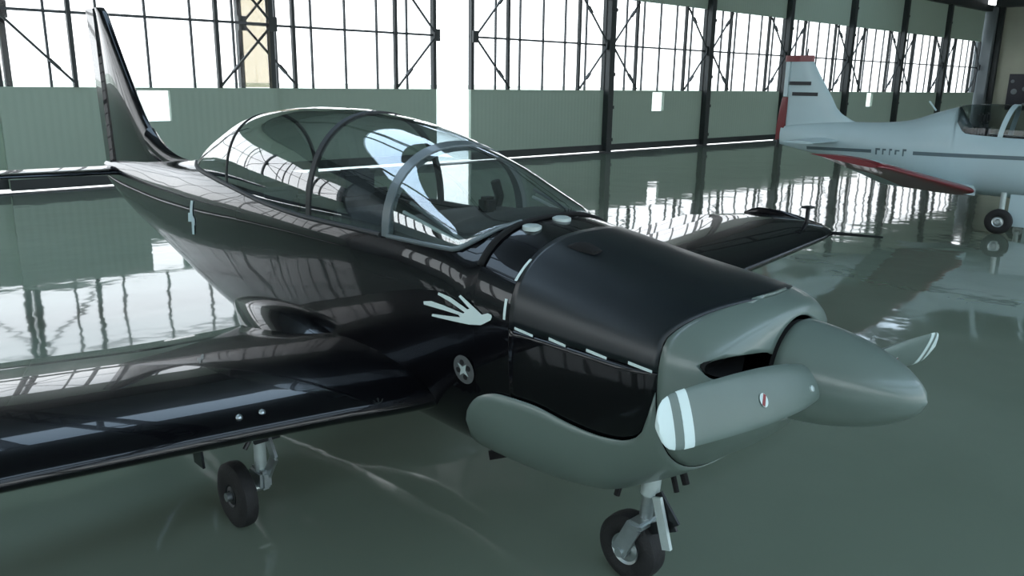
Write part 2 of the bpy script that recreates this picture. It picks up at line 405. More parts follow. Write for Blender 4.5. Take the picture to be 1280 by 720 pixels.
# floor inside, apron and grass outside
wallbox('floor', S0-0.4, S1+0.75, -40.4, 0.5, -0.2, 0.0, M['floor'])
wallbox('ground', -160, 190, 0.5, 26, -0.25, -0.03, M['outside'])
o = bpy.data.objects['ground']
wallbox('grass_field', -260, 290, 26, 300, -0.25, -0.04, M['grass'])
# ceiling; full-length skylight strips added to brighten the hall, shorter ones inferred from reflections
ZC = 8.3
strips = [(-39.2, -35.6, S0, S1), (-34.0, -30.4, S0, S1), (-28.8, -25.4, S0, S1), (-23.8, -21.4, S0, S1), (-9.6, -6.6, -31.0, -9.5), (-3.6, -2.4, 14.0, 22.0), (-2.3, -0.7, -3.5, 1.5)]
def roof(s0, s1, d0, d1):
    b = bmesh.new(); box(b, s0, s1, d0, d1, ZC, ZC+0.15); o = obj('ceiling', b, M['roof']); o.location = (0, WD, 0); o.rotation_euler = (0, 0, WA); struct(o)
prev_d = -40.4
for j, (d0, d1, sa, sb) in enumerate(strips):
    roof(S0-0.4, S1+0.75, prev_d, d0); prev_d = d1
    if sa > S0: roof(S0-0.4, sa, d0, d1)
    if sb < S1: roof(sb, S1+0.75, d0, d1)
    root = bpy.data.objects.new('window_%d' % (3+j), None); COL.objects.link(root); struct(root); root.location = (0, WD, 0); root.rotation_euler = (0, 0, WA)
    k0 = max(3, round((sb-sa)/4.4)); q = (sb-sa)/k0
    for k in range(k0):
        b = bmesh.new(); box(b, sa+q*k+0.1, sa+q*(k+1)-0.1, d0, d1, ZC+0.05, ZC+0.07); obj('skylight_pane', b, M['skylight'], root)
        b = bmesh.new(); box(b, sa+q*k-0.12, sa+q*k+0.12, d0, d1, ZC-0.1, ZC+0.15); obj('skylight_bar', b, M['steel'], root)
roof(S0-0.4, S1+0.75, prev_d, 0.4)
# roof trusses
for i in range(7):
    s = S0 + 4 + i*(LW-8)/6
    b = bmesh.new()
    box(b, s-0.08, s+0.08, -40, -0.05, ZC-0.16, ZC); box(b, s-0.08, s+0.08, -40, -0.05, 7.0, 7.16)
    for k in range(16):
        y0, y1 = -40+2.5*k, -40+2.5*(k+1)
        bar(b, (s, y0, 7.1), (s, (y0+y1)/2, ZC-0.08), 0.08); bar(b, (s, (y0+y1)/2, ZC-0.08), (s, y1, 7.1), 0.08)
    o = obj('trim_%d' % (16+i), b, M['steel']); o.location = (0, WD, 0); o.rotation_euler = (0, 0, WA); struct(o)
# dark banner on the right wall
t = thing('wall_banner', 'dark navy poster board with faint pale figures on the beige right wall', 'banner', wallpt(S1+0.35, -2.6, 0), WA)
b = bmesh.new(); box(b, -0.05, 0, -1.05, 1.05, 1.0, 2.95); obj('board', b, M['poster'], t)
for y, z, w, h in ((0.85, 2.55, 0.10, 0.1), (0.72, 2.0, 0.16, 0.1), (0.2, 2.15, 0.13, 0.1), (-0.4, 1.7, 0.15, 0.1), (0.15, 1.3, 0.10, 0.1)):
    b = bmesh.new(); lathe(b, [(-0.062, w*0.6), (-0.05, w)], 'x', (0, y, z), 10); obj('pale_figure', b, M['column'], t)

# ------------------------------------------------------------------ black aeroplane
PX, PY, HD = 1.3319, 2.4411, math.radians(-46.1)
P = thing('trainer_aeroplane', 'black low wing aeroplane with bubble canopy, grey spinner and white hand emblem', 'aeroplane', (PX, PY, 0), HD)
BT = [ # x, ztop, zbot, w, zwide, ntop, nbot
 (-0.455, 1.362, 0.985, 0.19, 1.174, 2.0, 2.0), (-0.470, 1.385, 0.955, 0.27, 1.174, 2.1, 2.0), (-0.50, 1.402, 0.915, 0.345, 1.172, 2.2, 2.1),
 (-0.56, 1.418, 0.855, 0.405, 1.168, 2.3, 2.2), (-0.65, 1.432, 0.785, 0.438, 1.162, 2.4, 2.3), (-0.80, 1.448, 0.67, 0.455, 1.158, 2.5, 2.4),
 (-0.98, 1.468, 0.555, 0.462, 1.155, 2.6, 2.4), (-1.15, 1.492, 0.465, 0.468, 1.155, 2.6, 2.4), (-1.4, 1.530, 0.425, 0.474, 1.16, 2.6, 2.5),
 (-1.65, 1.563, 0.415, 0.478, 1.18, 2.7, 2.6), (-1.9, 1.575, 0.42, 0.48, 1.20, 3.0, 2.7), (-2.3, 1.585, 0.435, 0.48, 1.22, 3.2, 2.8),
 (-3.0, 1.585, 0.43, 0.478, 1.22, 3.2, 2.8), (-3.8, 1.585, 0.445, 0.44, 1.2, 3.0, 2.6), (-4.4, 1.575, 0.49, 0.39, 1.19, 2.6, 2.4),
 (-5.0, 1.55, 0.57, 0.325, 1.18, 2.3, 2.2), (-5.6, 1.505, 0.69, 0.25, 1.18, 2.1, 2.1), (-6.2, 1.46, 0.82, 0.18, 1.19, 2.0, 2.0),
 (-6.8, 1.42, 0.96, 0.12, 1.21, 2.0, 2.0), (-7.25, 1.38, 1.10, 0.075, 1.24, 2.0, 2.0), (-7.56, 1.35, 1.21, 0.035, 1.28, 2.0, 2.0)]
B = Body(BT)
SILL = [(-1.655, 1.562), (-1.70, 1.535), (-1.76, 1.475), (-1.84, 1.435), (-2.3, 1.430), (-3.0, 1.425), (-3.5, 1.435), (-4.0, 1.462), (-4.5, 1.482), (-5.0, 1.50), (-5.25, 1.52), (-5.34, 1.523)]
def sill(x): return min(interp(SILL, x, 1), B.sec(x)[0]-0.002)
LB = [(-0.70, 1.16), (-0.735, 1.10), (-0.77, 0.98), (-0.82, 0.91), (-0.9, 0.872), (-1.0, 0.862), (-1.13, 0.872), (-1.31, 0.895), (-1.5, 0.885), (-1.63, 0.84), (-1.73, 0.75), (-1.79, 0.64), (-1.81, 0.56)]
def lower_b(x): return interp(LB, x, 1)
# fuselage
bm = bmesh.new(); B.strip(bm, rng(-1.447, -1.655, 5), None, None, 24, 'ring')
B.strip(bm, rng(-1.655, -5.34, 74), None, sill, 22, 'lower')
r1 = B.strip(bm, rng(-5.34, -7.56, 34), None, None, 24, 'ring')
bmesh.ops.remove_doubles(bm, verts=bm.verts, dist=1e-4)
FUS = obj('fuselage', bm, M['black'], P, True)
bm = bmesh.new(); B.strip(bm, rng(-0.60, -1.60, 12), None, None, 16, 'ring', -0.03)
obj('dark_core', bm, M['hollow'], P, True)  # black core added inside the nose to stop see-through at panel gaps
# cowlings
def front_x(y, z): return -0.55 - 0.19*min(1, abs(y)/0.42)
def warp(o, x_edge, span):
    """sweep the given edge of a cowl piece back from the crown to the flanks"""
    for v in o.data.vertices:
        y, z = v.co.y, v.co.z
        k = max(0.0, 1-abs(v.co.x-x_edge)/span)
        if k > 0:
            nx = v.co.x + k*(0.17*max(0.0, 1-(abs(y)/0.42)**2))*(1 if z > 1.16 else 0)
            th = math.atan2(z-1.16, abs(y)); s0 = B.sec(v.co.x); s1 = B.sec(nx)
            v.co.x = nx
            if z > 1.16: v.co.z = 1.16+(z-1.16)*(s1[0]-1.16)/(s0[0]-1.16)
            v.co.y = y*s1[2]/s0[2]
bm = bmesh.new(); B.strip(bm, rng(-0.726, -1.44, 24), lambda x: 1.185, None, 22, 'upper', 0.004)
o = obj('upper_cowling', bm, M['cowl_black'], P, True, recalc=True); warp(o, -0.726, 0.5); solidify(o, 0.008)
for md in ('side-', 'side+'):
    bm = bmesh.new(); B.strip(bm, rng(-0.726, -1.44, 26), lower_b, lambda x: 1.181, 12, md, 0.002)
    solidify(obj('side_cowling', bm, M['black'], P, True), 0.006)
bm = bmesh.new(); B.strip(bm, rng(-0.726, -1.808, 34), None, lambda x: lower_b(x)-0.003, 18, 'lower', 0.004)
o = solidify(obj('lower_cowling', bm, M['grey'], P, True), 0.006); o['label'] = 'grey lower cowling with wavy upper edge'
bm = bmesh.new(); B.strip(bm, [-0.455, -0.46, -0.47, -0.48, -0.50, -0.525, -0.56, -0.60, -0.65, -0.69, -0.722], None, None, 28, 'ring', 0.004)
o = obj('nose_bowl', bm, M['grey'], P, True); warp(o, -0.722, 0.15)
NB = o; solidify(NB, 0.012)
# cut the two air intakes
for sg in (-1, 1):
    bm = bmesh.new()
    cut = []
    for xx in (-0.30, -0.645):
        rgn = []
        for i in range(32):
            a = 2*PI*i/32; cx_, sz_ = math.cos(a), math.sin(a)
            rgn.append(bm.verts.new((xx, sg*0.285+0.125*math.copysign(abs(cx_)**0.7, cx_), 1.235+0.042*math.copysign(abs(sz_)**0.8, sz_) - 0.10*max(0, abs(sg*0.285+0.125*cx_)-0.3))))
        cut.append(rgn)
    bridge(bm, cut[0], cut[1]); bm.faces.new(cut[0]); bm.faces.new(cut[1])
    cu = obj('cutter', bm, M['hollow'])
    cu.parent = P
    bo = NB.modifiers.new('intake', 'BOOLEAN'); bo.object = cu; bo.operation = 'DIFFERENCE'; bo.solver = 'EXACT'
    dg = bpy.context.evaluated_depsgraph_get(); dg.update()
    me = bpy.data.meshes.new_from_object(NB.evaluated_get(dg)); NB.modifiers.clear(); NB.data = me
    bpy.data.objects.remove(cu, do_unlink=True)
    bm = bmesh.new(); pr_ = None
    for xx, s in ((-0.505, 1.0), (-0.62, 0.98)):
        rg = [bm.verts.new((xx - (0.06*abs(math.cos(2*PI*i/32)) if xx > -0.6 else 0), sg*0.285+0.128*s*math.cos(2*PI*i/32), 1.235+0.044*s*math.sin(2*PI*i/32))) for i in range(32)]
        if pr_: bridge(bm, pr_, rg); bm.faces.new(rg)
        pr_ = rg
    obj('intake_duct', bm, M['hollow'], P, True)
# propeller
SPZ = 1.174
bm = bmesh.new()
prof = []
for i in range(26):
    u = i/25; prof.append((-0.435*(1-u)**1.0 if False else -0.432+0.432*u, 0.182*math.sqrt(max(0, 1-u**2.0))**1.15*(1-0.10*u) + 0.0005))
lathe(bm, [(-0.45, 0.175)] + prof, 'x', (0, 0, SPZ), 48)
SPN = obj('spinner', bm, M['grey'], P, True); SPN['label'] = 'pointed grey spinner'
bm = bmesh.new(); lathe(bm, [(-0.468, 0.172), (-0.448, 0.172)], 'x', (0, 0, SPZ), 40); obj('spinner_backplate', bm, M['hollow'], P)
PHI = math.radians(-6.0); HX = -0.325
def blade(sg):
    """blade with its decals; sg=-1 towards the right wing"""
    rad = Vector((0, sg*math.cos(PHI), sg*math.sin(PHI)))    # PHI<0: right hand blade points slightly up
    tan_ = Vector((0, -sg*math.sin(PHI), sg*math.cos(PHI)))*1.0
    def frame(r):
        be = math.radians(40-22*min(1, r/0.95)) ; c = (tan_*math.cos(be) + Vector((1, 0, 0))*math.sin(be)*1.0)
        n = rad.cross(c).normalized(); return c, n
    def half(r):
        t = [(0.05, 0.030), (0.10, 0.045), (0.16, 0.065), (0.25, 0.078), (0.38, 0.086), (0.55, 0.087), (0.72, 0.084), (0.85, 0.080), (0.93, 0.076), (0.97, 0.064), (0.99, 0.050), (1.0, 0.034), (1.007, 0.012)]
        for a, b_ in zip(t, t[1:]):
            if a[0] <= r <= b_[0]: return a[1]+(b_[1]-a[1])*(r-a[0])/(b_[0]-a[0])
        return t[-1][1] if r > 0.9 else t[0][1]
    def section(r, e=0.0):
        c, n = frame(r); h = half(r)+e; th = (0.030*(1-r)+0.006) + e; p = Vector((HX, 0, SPZ)) + rad*r
        return [p + c*h*math.cos(2*PI*i/20) + n*th*math.sin(2*PI*i/20)*(1 if True else 1) for i in range(20)]
    def mk(name, rs, m, e=0.0, parent=None):
        bm = bmesh.new(); prev = None; first = None
        for r in rs:
            rg = [bm.verts.new(v) for v in section(r, e)]
            if prev: bridge(bm, prev, rg)
            else: first = rg
            prev = rg
        bm.faces.new(first); bm.faces.new(prev); return obj(name, bm, m, parent, True)
    bl = mk('propeller_blade', [0.05, 0.08, 0.12, 0.17, 0.25, 0.34, 0.45, 0.58, 0.70, 0.80, 0.87, 0.91, 0.93, 0.95, 0.97, 0.985, 0.995, 1.003], M['blade'], 0, P)
    bl['label'] = 'broad grey blade with two pale bands at its tip'
    mk('tip_band', [0.945, 0.958, 0.97, 0.985, 0.995, 1.002, 1.0065], M['white_mark'], 0.0012, bl)
    mk('tip_band', [0.86, 0.875, 0.89, 0.905], M['white_mark'], 0.0012, bl)
    c, n = frame(0.50); fr = 1 if n.x > 0 else -1
    p0 = Vector((HX, 0, SPZ))+rad*0.50 + n*fr*0.0235 + c*0.012
    bm = bmesh.new()
    rgs = ring(bm, p0, n, 0.022, 20, u=tuple(c)); bm.faces.new(rgs); obj('white_sticker', bm, M['white_mark'], bl)
    bm = bmesh.new(); dv = (c*0.8+rad*0.6).normalized(); sv = n.cross(dv)
    q = p0+n*fr*0.001; bm.faces.new([bm.verts.new(q+dv*a*0.020+sv*b_*0.007) for a, b_ in ((-1,-1),(1,-1),(1,1),(-1,1))]); obj('red_bar', bm, M['red_mark'], bl)
    bm = bmesh.new(); lathe(bm, [(-0.003, 0.012), (0.004, 0.011), (0.007, 0.006)], 'z', (0, 0, 0), 14)
    q = Vector((HX, 0, SPZ))+rad*0.21 + n*fr*0.031 + c*0.02
    o = obj('root_bolt', bm, M['light_metal'], bl, True); o.matrix_local = Matrix.Translation(q) @ (n*fr).to_track_quat('Z', 'Y').to_matrix().to_4x4()
blade(-1); blade(1)
# small fittings on the nose
for x, y, r in ((-1.595, -0.20, 0.042), (-1.60, -0.01, 0.042)):
    bm = bmesh.new(); z = B.pt(x, math.acos(min(1, (abs(y)/B.sec(x)[2])**(B.sec(x)[4]/2))))[1]
    lathe(bm, [(-0.01, r), (0.008, r), (0.014, r*0.7)], 'z', (x, y, z), 28); o = obj('filler_cap', bm, M['light_metal'], P, True); o['label'] = 'round pale filler cap'
bm = bmesh.new()
pv = None
for i in range(9):
    u = i/8; x = -1.37+0.15*u; rg = []
    for j in range(9):
        a = PI*j/8; hh = 0.032*math.sin(PI*min(1, u*0.9))**0.6
        rg.append(bm.verts.new((x, -0.20+0.045*math.cos(a)*(1-0.3*u), 1.498+hh*math.sin(a)-0.03*u*0.3)))
    if pv: bridge(bm, pv, rg, False)
    pv = rg
bm.faces.new(pv); obj('air_scoop', bm, M['hollow'], P, True)
# cowl split strip & latches
def section_band(name, x0, x1, lo, e0, e1, m, body=B, n=26):
    bm = bmesh.new(); body.strip(bm, [x0, x1], lo, None, n, 'upper', e1); return solidify(obj(name, bm, m, P, True), 0.012)
section_band('windscreen_seal', -1.640, -1.668, lambda x: 1.40, 0, 0.012, M['hollow'])
bm = bmesh.new(); B.strip(bm, [-1.443, -1.452], None, None, 26, 'ring', -0.001); obj('panel_gap', bm, M['hollow'], P)
for xa, xb in ((-1.405, -1.305), (-1.22, -1.135), (-1.035, -0.94), (-0.845, -0.745)):
    decal('latch_mark', [(xa, 1.188), (xb, 1.180), (xb, 1.190), (xa, 1.199)], B, P, M['white_mark'], e=0.006, cuts=2)
decal('white_dash', [(-1.475, 1.215), (-1.462, 1.215), (-1.462, 1.30), (-1.475, 1.30)], B, P, M['white_mark'], e=0.004)
decal('white_dash', [(-1.452, 1.375), (-1.440, 1.375), (-1.430, 1.455), (-1.442, 1.455)], B, P, M['white_mark'], e=0.008, cuts=4)
# white hand emblem (fingers point aft)
hand = [(-1.538, 1.212), (-1.545, 1.196), (-1.604, 1.162), (-1.678, 1.148), (-1.777, 1.140), (-1.930, 1.130), (-1.925, 1.141), (-1.834, 1.153), (-1.735, 1.167), (-1.745, 1.176), (-1.834, 1.176), (-1.985, 1.172), (-1.988, 1.186),
        (-1.933, 1.199), (-1.845, 1.197), (-1.715, 1.188), (-1.705, 1.196), (-1.80, 1.222), (-1.885, 1.238), (-1.880, 1.249), (-1.80, 1.243), (-1.690, 1.212), (-1.675, 1.219), (-1.745, 1.256), (-1.735, 1.266), (-1.640, 1.226), (-1.60, 1.208), (-1.563, 1.222), (-1.543, 1.220)]
o = decal('hand_emblem', hand, B, P, M['white_mark'], e=0.006, cuts=4); o['label'] = 'white hand emblem with fingers pointing aft'
def disc_pts(cx, cz, r, n=28, a0=0): return [(cx+r*math.cos(a0+2*PI*i/n), cz+r*math.sin(a0+2*PI*i/n)*1.0) for i in range(n)]
BX, BZ = -1.725, 0.93
o = decal('round_badge', disc_pts(BX, BZ, 0.066), B, P, M['dim_mark'], e=0.005, cuts=3); o['label'] = 'round grey badge'
for a in (0.4, 1.75, 3.4, 4.95):
    decal('badge_spot', disc_pts(BX+0.036*math.cos(a), BZ+0.034*math.sin(a), 0.013, 10), B, P, M['hollow'], e=0.008, cuts=1)
star = []
for i in range(8):
    r = 0.040 if i % 2 == 0 else 0.014; a = 0.9+i*PI/4; star.append((BX+r*math.cos(a), BZ+r*math.sin(a)))
decal('badge_star', star, B, P, M['light_metal'], e=0.009, cuts=2)
# pale cross mark on the rear fuselage
for pts in ([(-4.85, 1.308), (-4.80, 1.312), (-4.80, 1.205), (-4.86, 1.20)], [(-4.83, 1.19), (-4.77, 1.19), (-4.80, 1.075), (-4.85, 1.07)], [(-4.915, 1.15), (-4.90, 1.215), (-4.83, 1.225), (-4.76, 1.19), (-4.765, 1.145), (-4.84, 1.16)]):
    decal('tail_mark', [(a+0.03, c) for a, c in pts], B, P, M['plane_white'], e=0.006)

# canopy -----------------------------------------------------------------
CT = [(-1.655, 1.566), (-1.72, 1.598), (-1.80, 1.638), (-1.93, 1.70), (-2.08, 1.768), (-2.2, 1.81), (-2.32, 1.845), (-2.47, 1.892), (-2.81, 1.952), (-3.27, 1.985), (-3.6, 1.982), (-3.91, 1.962), (-4.33, 1.905), (-4.7, 1.79), (-5.0, 1.67), (-5.2, 1.578), (-5.32, 1.535), (-5.345, 1.528)]
class Canopy:
    def pt(s, x, a, e=0.0):
        zs = sill(x); y0 = B.ysurf(x, zs); h = max(0.002, interp(CT, x, 1)-zs)
        n = 2.25; c, sn = math.cos(a), math.sin(a)
        return ((y0+e)*abs(c)**(2/n), zs+(h+e)*abs(sn)**(2/n))
CN = Canopy()
def can_shell(name, xs, m, e=0.0, n=30):
    bm = bmesh.new(); pv = None
    for x in xs:
        rg = []
        for i in range(n+1):
            a = PI*i/n; y, z = CN.pt(x, a if a <= PI/2 else PI-a, e); rg.append(bm.verts.new((x, -y if a <= PI/2 else y, z)))
        if pv: bridge(bm, pv, rg, False)
        pv = rg
    return obj(name, bm, m, P, True)
can_shell('windscreen', rng(-1.66, -2.30, 16), M['canopy'])
can_shell('canopy_glass', rng(-2.33, -5.34, 60), M['canopy'])
def can_band(name, x, wd, th, m, a0=0.0, a1=PI, n=30, sweep=0.0):
    bm = bmesh.new(); pv = None; first = None
    for i in range(n+1):
        a = a0+(a1-a0)*i/n; aa = a if a <= PI/2 else PI-a; xx = x - sweep*math.sin(aa)
        rg = []
        for dx, e in ((-wd/2, 0.006), (wd/2, 0.006), (wd/2, 0.006-th), (-wd/2, 0.006-th)):
            y, z = CN.pt(xx+dx, aa, e); rg.append(bm.verts.new((xx+dx, -y if a <= PI/2 else y, z)))
        if pv: bridge(bm, pv, rg)
        else: first = rg
        pv = rg
    bm.faces.new(first); bm.faces.new(pv); return obj(name, bm, m, P, True)
can_band('windscreen_arch', -2.315, 0.055, 0.03, M['frame'])
can_band('canopy_bow', -3.02, 0.04, 0.02, M['cockpit'])
can_band('canopy_bow', -4.25, 0.02, 0.015, M['cockpit'])
for sg in (-1, 1):
    bm = bmesh.new(); tube(bm, [(x, sg*(B.ysurf(x, sill(x))+0.004), sill(x)+0.004) for x in rng(-2.35, -5.30, 34)], 0.014, 8); obj('canopy_rail', bm, M['cockpit'], P, True)
    bm = bmesh.new(); tube(bm, [(x, sg*(B.ysurf(x, sill(x))+0.004), sill(x)+0.006) for x in rng(-1.67, -2.30, 18)], 0.011, 8); obj('windscreen_rail', bm, M['frame'], P, True)
    # windscreen struts: from the arch down to the front corner
    for a_off, m_ in ((0.30, M['light_metal']), (0.44, M['frame'])):
        bm = bmesh.new(); ya, za = CN.pt(-2.27+a_off*0.2, a_off, -0.012); yb, zb_ = CN.pt(-1.83+a_off*0.1, 0.06, -0.008)
        tube(bm, [(-2.27+a_off*0.2, sg*ya, za), (-1.83+a_off*0.1, sg*yb, zb_)], 0.009, 8); obj('windscreen_strut', bm, m_, P, True)
# cockpit interior
bm = bmesh.new()
rows = []
for x in rng(-1.80, -5.10, 22):
    zs = sill(x)-0.01; y0 = max(0.03, B.ysurf(x, zs)-0.03); fl = max(B.sec(x)[1]+0.10, 0.62 if x > -4.2 else 0.62+(-4.2-x)*0.7)
    rows.append([bm.verts.new(p) for p in ((x, -y0, zs), (x, -y0*0.98, (zs+fl)/2), (x, -y0*0.85, fl), (x, y0*0.85, fl), (x, y0*0.98, (zs+fl)/2), (x, y0, zs))])
for a, c in zip(rows, rows[1:]): bridge(bm, a, c, False)
bm.faces.new(rows[0]); bm.faces.new(rows[-1]); obj('cockpit_tub', bm, M['cockpit'], P)
bm = bmesh.new(); pv = None      # glare shield
for x in rng(-1.70, -2.36, 12):
    u = (-1.70-x)/0.66; zs = sill(x); y0 = B.ysurf(x, zs)-0.012; h = 0.095*min(1, u*3)**0.8*(1 if u < 0.9 else 0.9) + max(0, 1.55-zs)*max(0, 1-u*2)
    rg = []
    for i in range(17):
        a = PI*i/16; rg.append(bm.verts.new((x, -y0*math.copysign(abs(math.cos(a))**0.7, math.cos(a)), zs-0.02+(h+0.02)*math.sin(a)**0.8)))
    if pv: bridge(bm, pv, rg, False)
    pv = rg
bm.faces.new(pv); obj('glare_shield', bm, M['coaming'], P, True)
def seat(x):
    bm = bmesh.new(); box(bm, x-0.20, x+0.22, -0.20, 0.20, 0.72, 0.86)
    bmesh.ops.bevel(bm, geom=bm.edges[:], offset=0.03, segments=3, affect='EDGES'); s = obj('seat', bm, M['seat'], P, True)
    bm = bmesh.new(); box(bm, -0.05, 0.05, -0.20, 0.20, 0, 0.62); bmesh.ops.bevel(bm, geom=bm.edges[:], offset=0.035, segments=3, affect='EDGES')
    bmesh.ops.rotate(bm, verts=bm.verts, cent=(0, 0, 0), matrix=Matrix.Rotation(math.radians(-14), 3, 'Y'))
    bmesh.ops.translate(bm, verts=bm.verts, vec=(x-0.22, 0, 0.82)); obj('seat_back', bm, M['seat'], s, True)
    bm = bmesh.new(); box(bm, x-0.45, x-0.36, -0.12, 0.12, 1.46, 1.64); bmesh.ops.bevel(bm, geom=bm.edges[:], offset=0.03, segments=3, affect='EDGES'); obj('headrest', bm, M['seat'], s, True)
seat(-2.85); seat(-3.95)
bm = bmesh.new(); box(bm, -3.42, -3.36, -0.33, 0.33, 0.9, 1.50); bmesh.ops.bevel(bm, geom=bm.edges[:], offset=0.02, segments=2, affect='EDGES'); obj('rear_instrument_panel', bm, M['cockpit'], P)
bm = bmesh.new(); tube(bm, [(-2.34, 0.27, 1.47), (-2.33, 0.29, 1.56), (-2.33, 0.26, 1.64)], 0.026, 8); obj('arch_grip', bm, M['hollow'], P, True)
bm = bmesh.new(); box(bm, -2.16, -2.09, -0.02, 0.06, 1.52, 1.60); bmesh.ops.bevel(bm, geom=bm.edges[:], offset=0.015, segments=2, affect='EDGES'); obj('compass', bm, M['hollow'], P)

# wings ------------------------------------------------------------------
WS = [(0.30, -1.98, 1.82, 0.68, 0.16, 0.5), (0.48, -2.00, 1.77, 0.69, 0.155, 0.5), (0.62, -2.02, 1.72, 0.695, 0.15, 0.5), (0.85, -2.06, 1.64, 0.71, 0.15, 0.5), (1.2, -2.10, 1.54, 0.73, 0.15, 0.3), (2.1, -2.17, 1.47, 0.785, 0.15, 0.0), (4.00, -2.25, 1.42, 0.895, 0.12, 0.0),
      (4.18, -2.27, 1.36, 0.905, 0.115, 0.0), (4.30, -2.34, 1.22, 0.91, 0.10, 0.0), (4.36, -2.48, 0.98, 0.913, 0.06, 0.0)]
H0 = 0.76
for sg, nm in ((-1, 'right'), (1, 'left')):
    bm = bmesh.new(); wing_part(bm, [s for s in sub_secs(WS, 0.30, 1.2, 10)] + sub_secs(WS, 1.3, 4.0, 14) + WS[7:], 0.0, H0-0.004, sg, 18); wg = obj('wing', bm, M['black'], P, True)
    bm = bmesh.new(); wing_part(bm, sub_secs(WS, 0.50, 2.15, 8), H0, 1.0, sg, 6); obj('flap', bm, M['black'], wg, True)
    bm = bmesh.new(); wing_part(bm, sub_secs(WS, 2.17, 4.02, 8), H0, 1.0, sg, 6, defl=math.radians(4*sg)); obj('aileron', bm, M['black'], wg, True)
    bm = bmesh.new(); wing_part(bm, sub_secs(WS, 4.03, 4.20, 2)+[(4.31, -2.42, 1.12, 0.912, 0.08, 0)], H0, 1.0, sg, 6, defl=math.radians(0)); obj('wing_tip', bm, M['black'], wg, True)
    # raised fairing behind the tip
    bm = bmesh.new()
    pv = None
    for u in rng(0, 1, 10):
        x = -2.42-0.80*u; z0 = 0.965-0.035*u; h = 0.13*math.sin(PI*min(1, u*0.62+0.02)); rg = ring(bm, (x, sg*(4.24+0.08*u), z0+h*0.3), (1, 0, 0), 0.03*(1-u*0.8)+0.004, 10, r2=max(0.006, h*0.5)*(1 if u < 0.85 else (1-u)/0.15*0.8+0.2))
        if pv: bridge(bm, pv, rg)
        else: bm.faces.new(rg)
        pv = rg
    bm.faces.new(pv); obj('tip_fairing', bm, M['black'], wg, True)
    # fuel vent mast with a flat cap
    bm = bmesh.new(); tube(bm, [(-2.50, sg*4.14, 0.95), (-2.50, sg*4.14, 1.115)], 0.018, 10); box(bm, -2.54, -2.46, sg*4.14-0.05, sg*4.14+0.05, 1.11, 1.127); obj('vent_mast', bm, M['dark_metal'], wg, True)
    # root fairing
    bm = bmesh.new(); pv = None
    for u in rng(0, 1, 22):
        x = -2.45-1.75*u; r = 0.22*math.sin(PI*u**0.85)**0.85+0.004; rg = ring(bm, (x, sg*(0.49-0.14*u), 0.67+0.05*u), (1, 0, 0), r*0.95, 24, r2=r*0.85)
        if pv: bridge(bm, pv, rg)
        else: bm.faces.new(rg)
        pv = rg
    bm.faces.new(pv); obj('wing_root_fairing', bm, M['black'], wg, True)
for y in (1.20, 1.30):
    bm = bmesh.new(); lathe(bm, [(-0.014, 0.003), (-0.008, 0.012), (0.0, 0.015), (0.008, 0.012), (0.014, 0.003)], 'z', (-2.165, -y, lin(WS, y, 3)+0.066), 16); obj('glint_bead', bm, M['metal'], P, True)  # metal beads added for two pale glints on the leading edge
bm = bmesh.new(); tube(bm, [(-2.33, 4.20, 0.91), (-2.15, 4.24, 0.915), (-1.89, 4.30, 0.92)], [0.016, 0.013, 0.009], 10); obj('pitot_tube', bm, M['dark_metal'], P, True)
# tail -------------------------------------------------------------------
def fin_prism(bm, le, te, tfun, n=12):
    """le/te: functions z->x; builds symmetrical foil sections up the fin"""
    pv = None; first = None
    for z, a, c, th in tfun:
        rg = []
        ch = a-c
        N = 16
        for i in range(N*2):
            u = i/N if i <= N else 2-i/N; uu = 0.5-0.5*math.cos(PI*u) if le else u
            y = th*(2.6*math.sqrt(uu)*(1-uu)**0.9 if le else (1-uu))*0.5+0.002; rg.append(bm.verts.new((a-ch*uu, y if i <= N else -y, z)))
        if pv: bridge(bm, pv, rg)
        else: first = rg
        pv = rg
    bm.faces.new(first); bm.faces.new(pv)
FL = [(1.30, -5.9), (1.50, -5.98), (1.56, -6.10), (1.66, -6.28), (1.80, -6.45), (1.95, -6.59), (2.32, -6.89), (2.68, -7.17), (2.735, -7.27), (2.76, -7.36)]
FTE = [(1.30, -7.44), (2.7, -7.62), (2.76, -7.60)]
def l1(t, z):
    for a, c in zip(t, t[1:]):
        if a[0] <= z <= c[0]: return a[1]+(c[1]-a[1])*(z-a[0])/(c[0]-a[0])
    return t[-1][1] if z > t[-1][0] else t[0][1]
bm = bmesh.new(); zz = [1.30, 1.45, 1.50, 1.56, 1.61, 1.66, 1.73, 1.80, 1.87, 1.95, 2.1, 2.3, 2.5, 2.68, 2.735]
fin_prism(bm, True, True, [(z, l1(FL, z), -7.34-(z-1.3)*0.06, 0.10*(1-(z-1.3)*0.25)) for z in zz]); obj('tail_fin', bm, M['black'], P, True)
bm = bmesh.new(); pv = None     # dorsal fillet
for u in rng(0, 1, 14):
    x = -5.62-0.75*u; zt = 1.50+0.02*u+0.20*u**2.2; w_ = 0.012+0.05*u; rg = ring(bm, (x, 0, zt-0.10), (1, 0, 0), w_, 12, r2=0.11)
    if pv: bridge(bm, pv, rg)
    else: bm.faces.new(rg)
    pv = rg
bm.faces.new(pv); obj('dorsal_fillet', bm, M['black'], P, True)
bm = bmesh.new(); fin_prism(bm, False, True, [(z, -7.352-(z-1.3)*0.06, -7.56-(z-1.3)*0.11, 0.06*(1-(z-1.3)*0.3)) for z in (1.22, 1.35, 1.6, 2.0, 2.4, 2.68, 2.735)])
obj('rudder', bm, M['black'], P, True)
SS = [(0.02, -6.92, 0.76, 1.29, 0.09, 0.0), (1.45, -7.02, 0.62, 1.31, 0.08, 0.0), (1.56, -7.10, 0.50, 1.312, 0.05, 0.0)]
